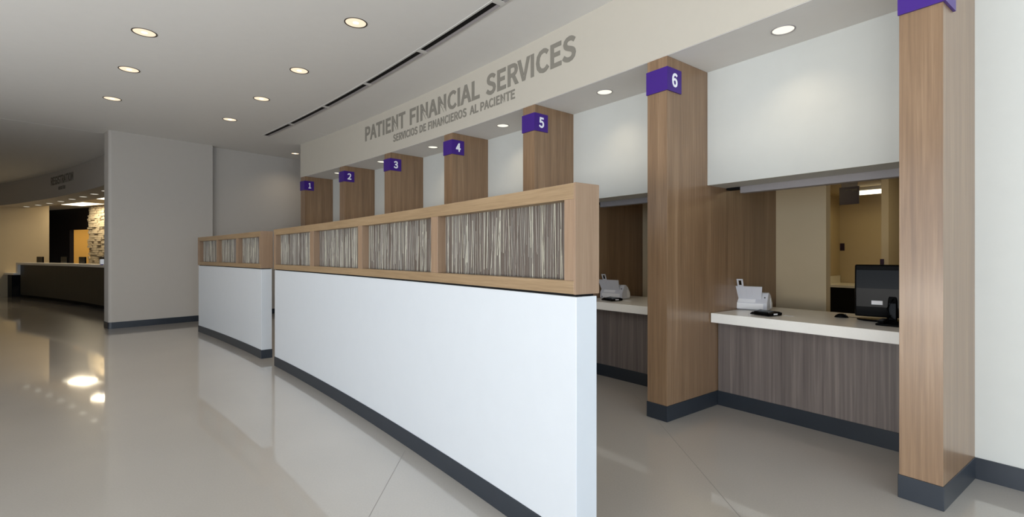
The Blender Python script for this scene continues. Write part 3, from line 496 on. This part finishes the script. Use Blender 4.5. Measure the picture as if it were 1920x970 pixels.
# ------------------------------------------------------------------ low partitions
def partition(aR, aL, openings, lab, seed):
    R0, R1 = 52.985, 53.135
    am = (aR + aL) / 2
    t = thing('low_partition', pol(53.06, am, 0), lab, 'partition', 'low queue partitions')
    MB().arc(R0 + .004, R1 - .004, aR, aL, .125, 1.298).build('wall_panel', M['white'], t, bevel=.003)
    MB().arc(R0 - .002, R1 + .002, aR - .007, aL + .007, 0, .125).build('base_trim', M['base'], t, bevel=.003)
    MB().arc(R0 + .015, R1 - .015, aR + .015, aL - .015, 1.298, 1.311).build('shadow_gap', M['black_matt'], t)
    fr = [(.0, .0)]
    z0, z1, zo0, zo1 = 1.311, 1.851, 1.376, 1.773
    ro = .006
    F = MB()
    F.arc(R0 - ro, R1 + ro, aR + .0075, aL - .0075, zo1, z1)
    F.arc(R0 - ro, R1 + ro, aR + .0075, aL - .0075, z0, zo0)
    F.build('frame_rail', M['oak'], t, bevel=.0025)
    # uprights: ends and mullions
    ups = []
    lo = aR + .0075
    for (b, c) in openings:
        ups.append((lo, b)); lo = c
    ups.append((lo, aL - .0075))
    U = MB()
    for b, c in ups:
        u = MB().arc(R0 - ro + .0006, R1 + ro - .0006, b + (.0006 if b != ups[0][0] else .0006), c - .0006, zo0 - .0004, zo1 + .0004)
        u.build('upright', M['oak_v'], t, bevel=.002)
    for e0, e1 in ((aR - .006, aR + .007), (aL - .007, aL + .006)):
        MB().arc(R0 - ro - .001, R1 + ro + .001, e0, e1, z0 - .001, z1 + .001).build('end_panel', M['oak_v'], t, bevel=.001)
    rnd = random.Random(seed)
    for b, c in openings:
        P = MB().arc(R0 + .062, R0 + .078, b - .01, c + .01, zo0 - .005, zo1 + .005)
        wid = radians(c - b) * R0
        nre = int(wid * 150)
        for side in (0, 1):
            for k in range(nre):
                aa = b + (c - b) * rnd.random(); w = rnd.choice((.0018, .0022, .003, .0036))
                tilt = rnd.gauss(0, .036)
                za, zb = zo0 - .003, zo1 + .003
                q = rnd.random()
                if q < .35: za = rnd.uniform(zo0, zo0 + .2)
                elif q < .6: zb = rnd.uniform(zo1 - .2, zo1)
                m = rnd.choices((1, 2, 3), (5, 2, 4))[0]
                d = degrees(1 / R0)
                r = (R0 + .0615 - rnd.random() * .003) if side == 0 else (R0 + .0785 + rnd.random() * .003)
                sh = tilt * (zb - za)
                aT = min(max(aa + sh * d, b), c); 
                e = -.0018 if side == 0 else .0018
                p = [pol(r, aa - w / 2 * d, za), pol(r, aa + w / 2 * d, za), pol(r, aT + w / 2 * d, zb), pol(r, aT - w / 2 * d, zb)]
                ml, mh = pol(r + e, aa, za), pol(r + e, aT, zb)
                P.quad([p[0], ml, mh, p[3]], [(0, 0)] * 4, m); P.quad([ml, p[1], p[2], mh], [(0, 0)] * 4, m)
        P.build('reed_panel', [M['resin'], M['reed_a'], M['reed_b'], M['reed_c']], t, merge=False)
    return t
partition(36.731, 42.715, [(36.813, 38.199), (38.304, 39.679), (39.787, 41.117), (41.249, 42.636)],
          'long white curved partition with oak frame and four reed panels', 1)
partition(43.353, 47.20, [(43.439, 44.58), (44.708, 45.836), (45.927, 47.097)],
          'short white partition with three reed panels beside the spur wall', 2)

# ------------------------------------------------------------------ registration desk
t = thing('registration_desk', pol(52.9, 56, 0), 'long curved charcoal reception desk with pale top at far left', 'desk')
MB().arc(52.66, 53.05, 50.31, 62.25, 1.165, 1.240).build('countertop', M['stone_top'], t, bevel=.004)
MB().arc(52.74, 52.95, 50.31, 62.1, .10, 1.165).build('front_panel', M['desk'], t)
MB().arc(52.80, 52.92, 50.31, 62.0, 0, .10).build('kick_plate', M['black_matt'], t)
MB().arc(52.66, 53.05, 62.1, 62.25, .875, 1.165).build('end_panel', M['stone_top'], t)
t = thing('low_desk', pol(52.9, 62.7, 0), 'lower pale-topped desk section beyond the registration desk end', 'desk')
MB().arc(52.60, 53.05, 62.26, 63.09, .80, .870).build('countertop', M['stone_top'], t, bevel=.004)
MB().arc(52.68, 53.04, 62.72, 63.09, 0, .80).build('pedestal', M['desk'], t)
MB().arc(53.0, 53.05, 62.26, 62.72, 0, .80).build('back_panel', M['black_matt'], t)
for a, lab in ((62.0, 'small dark screen leftmost on the registration desk'), (59.77, 'small dark screen second from left on the registration desk'),
               (58.1, 'small dark screen before the amber doorway and stone wall'), (56.2, 'small dark screen on the registration desk next to the spur wall')):
    w = .52
    d = degrees(w / 2 / 53.2)
    t = thing('desk_monitor', pol(53.25, a, .78), lab, 'monitor', 'dark screens behind the registration desk')
    MB().arc(53.22, 53.26, a - d, a + d, 1.12, 1.45).build('screen_housing', M['black'], t, bevel=.006)
    MB().arc(53.24, 53.27, a - d * .2, a + d * .2, .79, 1.14).build('stand', M['black'], t)
t = thing('staff_worktop', pol(53.5, 57, 0), 'hidden staff worktop behind the registration desk carrying dark screens', 'desk')
MB().arc(53.06, 53.7, 50.31, 62.6, .74, .78).build('worktop', M['desk'], t)
MB().arc(53.06, 53.1, 50.31, 62.6, 0, .74).build('panel', M['desk'], t)
# little dispenser on the end of the spur wall
t = thing('wall_dispenser', pol(51.80, 49.5, 1.32), 'tiny white and lavender dispenser on the end of the spur wall', 'dispenser')
MB().arc(51.80, 51.862, 49.49, 49.585, 1.315, 1.42).build('housing', M['scan_lt'], t, bevel=.006)
MB().arc(51.81, 51.85, 49.50, 49.57, 1.30, 1.315).build('nozzle', M['purple'], t)

# ------------------------------------------------------------------ ceiling fittings
def downlight(R, a, z, r, lab, grp, power, lens='lens', cone=70, name='downlight'):
    x, y = pol(R, a)
    t = thing(name, (x, y, z), lab, 'downlight', grp)
    MB().lathe([(r, 0), (r, -.004), (r * .95, -.006), (r * .90, -.004), (r * .88, 0)]).build('trim_ring', M['bronze'] if lens == 'lens' else M['alu'], t, world=False)
    MB().lathe([(r * .885, -.0005), (r * .6, -.0015), (.0001, -.002)]).build('lens', M[lens], t, world=False)
    if lens == 'lens':
        MB().lathe([(r * .26, -.002), (r * .2, -.005), (.0001, -.007)], n=20).build('lamp', M['bulb'], t, world=False)
    if power:
        L = bpy.data.lights.new('lamp_light', 'SPOT'); L.energy = power; L.color = (1, .84, .62); L.spot_size = radians(cone * 2); L.spot_blend = .9
        L.shadow_soft_size = r * .8
        lo = bpy.data.objects.new('lamp_light', L); lo.location = (0, 0, -.03); lo.parent = t; COL.objects.link(lo)
row = [(40.60, 'nearest and largest lit downlight of the row beside the slot diffuser'), (42.58, 'lit downlight second nearest beside the slot diffuser'),
       (44.37, 'lit downlight third nearest beside the slot diffuser'), (46.21, 'lit downlight farthest in the row beside the slot diffuser')]
for a, lab in row: downlight(53.27, a, Z_C, .122, lab, 'large ceiling downlights', 30)
for a, lab in ((42.60, 'nearest lit downlight of the far left ceiling row'), (44.29, 'middle lit downlight of the far left ceiling row'),
               (46.25, 'farthest lit downlight of the far left ceiling row, above spur wall')):
    downlight(51.56, a, Z_C, .122, lab, 'large ceiling downlights', 30)
downlight(55.42, 48.49, Z_C, .10, 'lit downlight touching the left end of the bulkhead', 'large ceiling downlights', 22)
SO = [36.851, 38.778, 40.633, 42.481, 44.276, 46.165]
SN = ['right of pillar 6', 'between pillars 5 and 6', 'between pillars 4 and 5', 'between pillars 3 and 4', 'between pillars 2 and 3', 'between pillars 1 and 2']
for a, s in zip(SO, SN):
    downlight(55.385, a, Z_S - .003, .088, 'small lit soffit downlight ' + s, 'soffit downlights over the service windows', 9, 'lens_cool', 62)
RN = ['leftmost', 'second from left', 'third from left', 'fourth from left', 'fourth from the spur wall', 'third from the spur wall', 'second from the spur wall', 'nearest the spur wall']
for k, s in enumerate(RN):
    downlight(53.0 - .035 * k, 62.45 - k * 1.2, 3.27, .105, 'tiny lit downlight over the registration desk, ' + s, 'registration soffit downlights', 5, 'lens_cool', 60)
for (a0, a1, r0, r1, lab) in ((61.85, 63.7, 54.42, 55.1, 'bright ceiling light panel above the registration desk, left one'),
                              (58.2, 59.9, 53.95, 54.45, 'bright ceiling light panel above the registration desk beside spur wall')):
    am = (a0 + a1) / 2
    t = thing('light_panel', pol((r0 + r1) / 2, am, ZR - .02), lab, 'ceiling light', 'registration light panels')
    MB().arc(r0 - .03, r1 + .03, a0 - .03, a1 + .03, ZR - .012, ZR - .0005).build('frame', M['flange'], t)
    MB().arc(r0, r1, a0, a1, ZR - .018, ZR - .012).build('diffuser', M['panel_light'], t)
    L = bpy.data.lights.new('panel_lamp', 'AREA'); L.shape = 'RECTANGLE'; L.size = .8; L.size_y = .5; L.energy = 45; L.color = (1, .82, .55)
    lo = bpy.data.objects.new('panel_lamp', L); lo.location = (0, 0, -.02); lo.parent = t; COL.objects.link(lo)

# linear slot diffuser: one section per joint
ND = ['at its far left end', 'second from its left end', 'third from its left end', 'fourth from its left end', 'fifth from its left end', 'cut by the top edge of the photo']
edges = [47.08, 45.66, 44.03, 42.42, 40.79, 39.16, 37.53]
for k in range(6):
    aL, aR = edges[k], edges[k + 1]
    t = thing('slot_diffuser', pol(54.2, (aL + aR) / 2, Z_C - .01), 'white linear slot diffuser section with black slot, ' + ND[k], 'air diffuser', 'linear slot diffuser sections')
    F = MB()
    F.arc(54.125, 54.15, aR + .0005, aL - .0005, Z_C - .006, Z_C).arc(54.25, 54.275, aR + .0005, aL - .0005, Z_C - .006, Z_C)
    F.arc(54.15, 54.25, aL - .045, aL - .0005, Z_C - .007, Z_C).arc(54.15, 54.25, aR + .0005, aR + .045, Z_C - .007, Z_C)
    F.build('frame', M['flange'], t, bevel=.001)
    MB().arc(54.152, 54.212, aR + .047, aL - .047, Z_C - .004, Z_C).build('slot', M['black_matt'], t)
    B = MB()
    n = 6
    for q in range(n):
        b = aR + .046 + (aL - aR - .092) * q / n; c = aR + .046 + (aL - aR - .092) * (q + 1) / n
        B.quad([pol(54.213, b, Z_C - .0005), pol(54.249, b, Z_C - .012), pol(54.249, c, Z_C - .012), pol(54.213, c, Z_C - .0005)], [(0, 0)] * 4)
    B.build('deflector', M['alu'], t)

# ------------------------------------------------------------------ things on the counters
ZT = .930
def frame_at(R, a):  # local x = to the right as seen from the lobby (decreasing angle), y = outwards from lobby
    x, y = pol(R, a); return (x, y), radians(a - 90)
def scanner(R, a, lab, twist=0):
    (x, y), rz = frame_at(R, a)
    t = thing('document_scanner', (x, y, ZT), lab, 'scanner', 'document scanners on the counters', rz + twist)
    t.scale = (1.13, 1.15, 1.14)
    # side profile in (y,z); the tall paper chute faces the lobby
    body = [(-.085, .004), (.085, .004), (.098, .03), (.088, .075), (.045, .135), (.0, .162), (-.03, .158), (-.06, .10), (-.082, .07)]
    MB().prism(body, -.15, .15).build('body', M['scan'], t, world=False, bevel=.006)
    MB().prism([(-.087, .012), (-.0895, .012), (-.0865, .064), (-.084, .064)], -.12, .12).build('rear_cover', M['scan_lt'], t, world=False, bevel=.001)
    MB().prism([(-.055, .085), (-.062, .10), (-.084, .076), (-.082, .070)], -.10, .05).build('paper_stop', M['scan_lt'], t, world=False)
    ch = MB()
    # trapezoid chute leaning towards the lobby
    T = Matrix.Translation((-.022, -.048, .088)) @ Matrix.Rotation(radians(24), 4, 'X')
    def q(x, z, y): return T @ Vector((x, y, z))
    w0, w1, H = .118, .138, .142
    pf = [q(-w0, 0, -.006), q(w0, 0, -.006), q(w1, H, -.004), q(-w1, H, -.004)]
    pb = [q(-w0, 0, .006), q(w0, 0, .006), q(w1, H, .004), q(-w1, H, .004)]
    ch.quad(pf, [(0, 0)] * 4); ch.quad(pb[::-1], [(0, 0)] * 4)
    for i in range(4): ch.quad([pf[i], pb[i], pb[(i + 1) % 4], pf[(i + 1) % 4]], [(0, 0)] * 4)
    for sx in (-.05, .0, .05):
        ch.box(tuple(q(sx, H / 2, -.0062)), (.004, .002, H * .8), T=T.to_3x3())
    c = ch.build('paper_chute', M['scan'], t, world=False, bevel=.0015)
    e = MB()
    for s in (-1, 1): e.box(tuple(q(-.045 + s * .020, H + .034, 0)), (.014, .005, .072), T=T.to_3x3())
    e.box(tuple(q(-.045, H + .066, 0)), (.054, .005, .012), T=T.to_3x3())
    e.box(tuple(q(-.045, H + .004, 0)), (.054, .005, .012), T=T.to_3x3())
    e.build('chute_extension', M['scan'], c, world=False)
    e = MB().box(tuple(q(-.045, H + .034, 0)), (.014, .003, .04), T=T.to_3x3()); e.build('finger_slot', M['black'], c, world=False)
    for sx, yy, zz in ((-.115, -.0905, .022), (.125, -.055, .118)):
        MB().box((sx, yy, zz), (.010, .008, .010)).build('screw_socket', M['black'], t, world=False, bevel=.002)
    MB().prism([(.03, .02), (.08, .02), (.08, .06), (.04, .11), (.02, .10)], .150, .153).build('side_grip', M['scan_lt'], t, world=False)
    return t
scanner(56.43, 37.64, 'pale grey document scanner with tall paper chute on the counter right of pillar 6', radians(10.5))
scanner(56.34, 39.425, 'pale grey document scanner on the counter between pillars 5 and 6', radians(6))
def sigpad(R, a, lab, lab2, tw):
    (x, y), rz = frame_at(R, a)
    t = thing('signature_pad', (x, y, ZT), lab, 'signature pad', 'signature pads on the counters', rz + tw)
    MB().prism([(-.085, .004), (.085, .004), (.09, .03), (.05, .042), (-.06, .026), (-.09, .012)], -.105, .105).build('housing', M['black'], t, world=False, bevel=.004)
    MB().prism([(.04, .0412), (.04, .0422), (-.045, .0302), (-.045, .0292)], -.06, .06).build('screen', M['bluegrey'], t, world=False)
    MB().tube([(-.07, -.068, .032), (.07, -.06, .034)], .005).build('pen', M['black'], t, world=False)
    MB().box((.1055, .0, .02), (.002, .05, .012)).build('side_label', M['scan_lt'], t, world=False)
    (x, y), rz = frame_at(R + .12, a - .16)
    c = MB().box((0, 0, .0008), (.085, .055, .0012), T=Matrix.Rotation(rz, 3, 'Z'))
    o = c.build('card', M['scan_lt'], None, origin=(0, 0, 0)); o.location = (x, y, ZT)
    tag(o, lab2, 'card', 'white cards on the counters')
    MB2 = MB().tube([(x - .25, y - .02, ZT + .004), (x - .20, y + .02, ZT + .006), (x - .16, y + .05, ZT + .004)], .004)
sigpad(56.04, 37.31, 'flat black signature pad in front of the scanner right of pillar 6', 'small white card beside the signature pad right of pillar 6', radians(-14))
sigpad(56.05, 39.235, 'flat black signature pad before the scanner between pillars 5 and 6', 'small white card beside the signature pad between pillars 5 and 6', radians(-14))
# white cable end next to the nearest pad
# mouse
(x, y), rz = frame_at(56.42, 36.80)
t = thing('computer_mouse', (x, y, ZT), 'black computer mouse on the counter left of the monitor', 'mouse', None, rz + .4)
mb = MB(); prof = [(.0, .036), (.3, .035), (.55, .03), (.8, .02), (1, .006), (1, 0.001), (0, .001)]
N = 20
for k in range(N):
    t0, t1 = 2 * pi * k / N, 2 * pi * (k + 1) / N
    for (ra, za), (rb, zb) in zip(prof, prof[1:]):
        Q = [Vector((.055 * ra * cos(t0), .034 * ra * sin(t0), za)), Vector((.055 * ra * cos(t1), .034 * ra * sin(t1), za)), Vector((.055 * rb * cos(t1), .034 * rb * sin(t1), zb)), Vector((.055 * rb * cos(t0), .034 * rb * sin(t0), zb))]
        if ra == 0: Q = Q[1:]
        elif rb == 0: Q = Q[:3]
        mb.quad(Q, [(0, 0)] * len(Q), 0, True)
mb.build('shell', M['black'], t, world=False)
MB().box((.030, 0, .030), (.014, .006, .008)).build('scroll_wheel', M['bluegrey'], t, world=False, bevel=.001)
MB().tube([(.054, .0, .008), (.10, .02, .004), (.16, .015, .004), (.22, .03, .004)], .0025).build('cable', M['black'], t, world=False)
# monitor seen from behind
(x, y), rz = frame_at(56.44, 36.47)
mon = thing('computer_monitor', (x, y, ZT), 'large black computer monitor seen from behind on the counter right of pillar 6', 'monitor', None, rz + radians(12))
MB().prism([(-.018, .040), (-.026, .12), (-.030, .28), (-.022, .44), (-.012, .488), (.022, .488), (.022, .030), (-.008, .030)], -.215, .215).build('housing', M['black'], mon, world=False, bevel=.012)
MB().box((.0, .0235, .27), (.40, .003, .40)).build('screen', M['bluegrey'], mon, world=False)
MB().box((-.055, -.029, .158), (.078, .003, .034), T=Matrix.Rotation(radians(-4), 3, 'X')).build('sticker', M['scan_lt'], mon, world=False)
MB().prism([(-.03, .012), (-.075, .012), (-.06, .16), (-.03, .22)], .02, .085).build('stand_column', M['black'], mon, world=False, bevel=.01)
mb = MB(); base = [( .20 * cos(k * pi / 12) + .0, .115 * sin(k * pi / 12) - .02) for k in range(24)]
mb.prism(base, .001, .016, axis='z'); mb.build('stand_base', M['black'], mon, world=False, bevel=.004)
MB().tube([(.06, -.08, .20), (.02, -.10, .12), (.035, -.115, .05), (.09, -.13, .012), (.14, -.13, .006)], .005).build('cable', M['black'], mon, world=False)
# black base with small arm (a desk microphone/phone like device) and blue-grey box, partly behind the right pillar
(x, y), rz = frame_at(56.14, 36.34)
t = thing('desk_phone', (x, y, ZT), 'low black device with coiled lead between monitor and rightmost pillar', 'phone', None, rz)
MB().prism([(-.07, .002), (.07, .002), (.07, .03), (-.07, .016)], -.09, .09).build('base', M['black'], t, world=False, bevel=.004)
MB().prism([(-.06, .022), (.06, .036), (.06, .052), (-.06, .040)], -.08, -.035).build('handset', M['black'], t, world=False, bevel=.006)
MB().tube([(-.06 + .006 * cos(k * 1.3), .07 + .004 * k, .03 + .006 * sin(k * 1.3) + .0012 * k) for k in range(30)], .0025, 6).build('lead', M['black'], t, world=False)
(x, y), rz = frame_at(56.62, 36.30)
t = thing('plastic_tray', (x, y, ZT), 'blue-grey plastic box just left of the rightmost pillar', 'box', None, rz)
MB().box((0.02, 0, .065), (.10, .14, .13)).build('case', M['bluegrey'], t, world=False, bevel=.006)
MB().box((0.02, 0, .134), (.106, .146, .01)).build('lid', M['bluegrey'], t, world=False, bevel=.003)

# ------------------------------------------------------------------ the room seen through the right window
t = thing('back_counter', pol(62.5, 38.4, 0), 'lit cream counter seen in the back room through the right window', 'counter')
MB().arc(61.9, 62.99, 37.6, 38.875, .885, .930).build('countertop', M['stone_top'], t, bevel=.003)
MB().arc(61.97, 62.95, 37.6, 38.875, 0, .885).build('cabinet', M['black_matt'], t)
MB().arc(61.95, 62.98, 38.862, 38.878, .93, 1.08).build('splashback', M['stone_top'], t)
t = thing('room_sign', pol(60.0, 37.87, 2.2), 'dark purple hanging room sign glimpsed through the right window', 'sign')
MB().arc(59.99, 60.01, 37.75, 38.0, 2.285, 2.555).build('sign_panel', M['dkpurple'], t)
MB().arc(59.985, 59.99, 37.77, 37.92, 2.505, 2.515).arc(59.985, 59.99, 37.77, 37.84, 2.488, 2.494).build('print', M['letter'], t)
MB().arc(59.995, 60.005, 37.77, 37.975, 2.555, 2.718).build('hanger', M['alu'], t)
t = thing('linear_light', pol(62.2, 38.0, 2.66), 'bright linear ceiling light beside the dark purple room sign', 'ceiling light')
MB().arc(61.55, 61.75, 37.45, 38.28, 2.655, 2.718).build('housing', M['flange'], t)
MB().arc(61.545, 61.755, 37.45, 38.28, 2.60, 2.655).build('diffuser', M['panel_light'], t)
L = bpy.data.lights.new('linear_lamp', 'AREA'); L.shape = 'RECTANGLE'; L.size = 1.3; L.size_y = .2; L.energy = 2.6; L.color = (1, .80, .38)
lo = bpy.data.objects.new('linear_lamp', L); lo.location = (0, 0, -.09); lo.rotation_euler = (0, 0, radians(-52)); lo.parent = t; COL.objects.link(lo)
for a, z, lab in ((38.83, 1.67, 'small dark red wall plate left in the back room'), ):
    o = MB().arc(62.985, 62.999, a - .03, a + .04, 1.60, 1.75).build('wall_plate', M['dkpurple']); tag(o, lab, 'wall plate')
o = MB().arc(59.185, 59.199, 37.245, 37.285, 1.36, 1.45).build('wall_plate', M['dkpurple']); tag(o, 'small dark wall plate just above the monitor', 'wall plate')
# office ceiling panels (warm) light the staff side
for a in (38.6, 41.5, 36.0):
    t = thing('office_light_panel', pol(58.6, a, 2.70), 'warm ceiling panel over the staff side, out of sight', 'ceiling light', 'office light panels')
    MB().arc(58.3, 58.9, a - .55, a + .55, 2.69, 2.718).build('diffuser', M['panel_light'], t)
    L = bpy.data.lights.new('office_lamp', 'AREA'); L.shape = 'RECTANGLE'; L.size = 1.1; L.size_y = .6; L.energy = 4.5; L.color = (1, .76, .34)
    lo = bpy.data.objects.new('office_lamp', L); lo.location = (0, 0, -.03); lo.parent = t; COL.objects.link(lo)
# pieces of the building nobody sees from the lobby belong to the setting
for o in list(bpy.data.objects):
    if o.parent is None and (o.name.startswith('office_light_panel') or o.name.startswith('staff_worktop')):
        o['kind'] = 'structure'
        for k in ('category', 'group'):
            if k in o: del o[k]
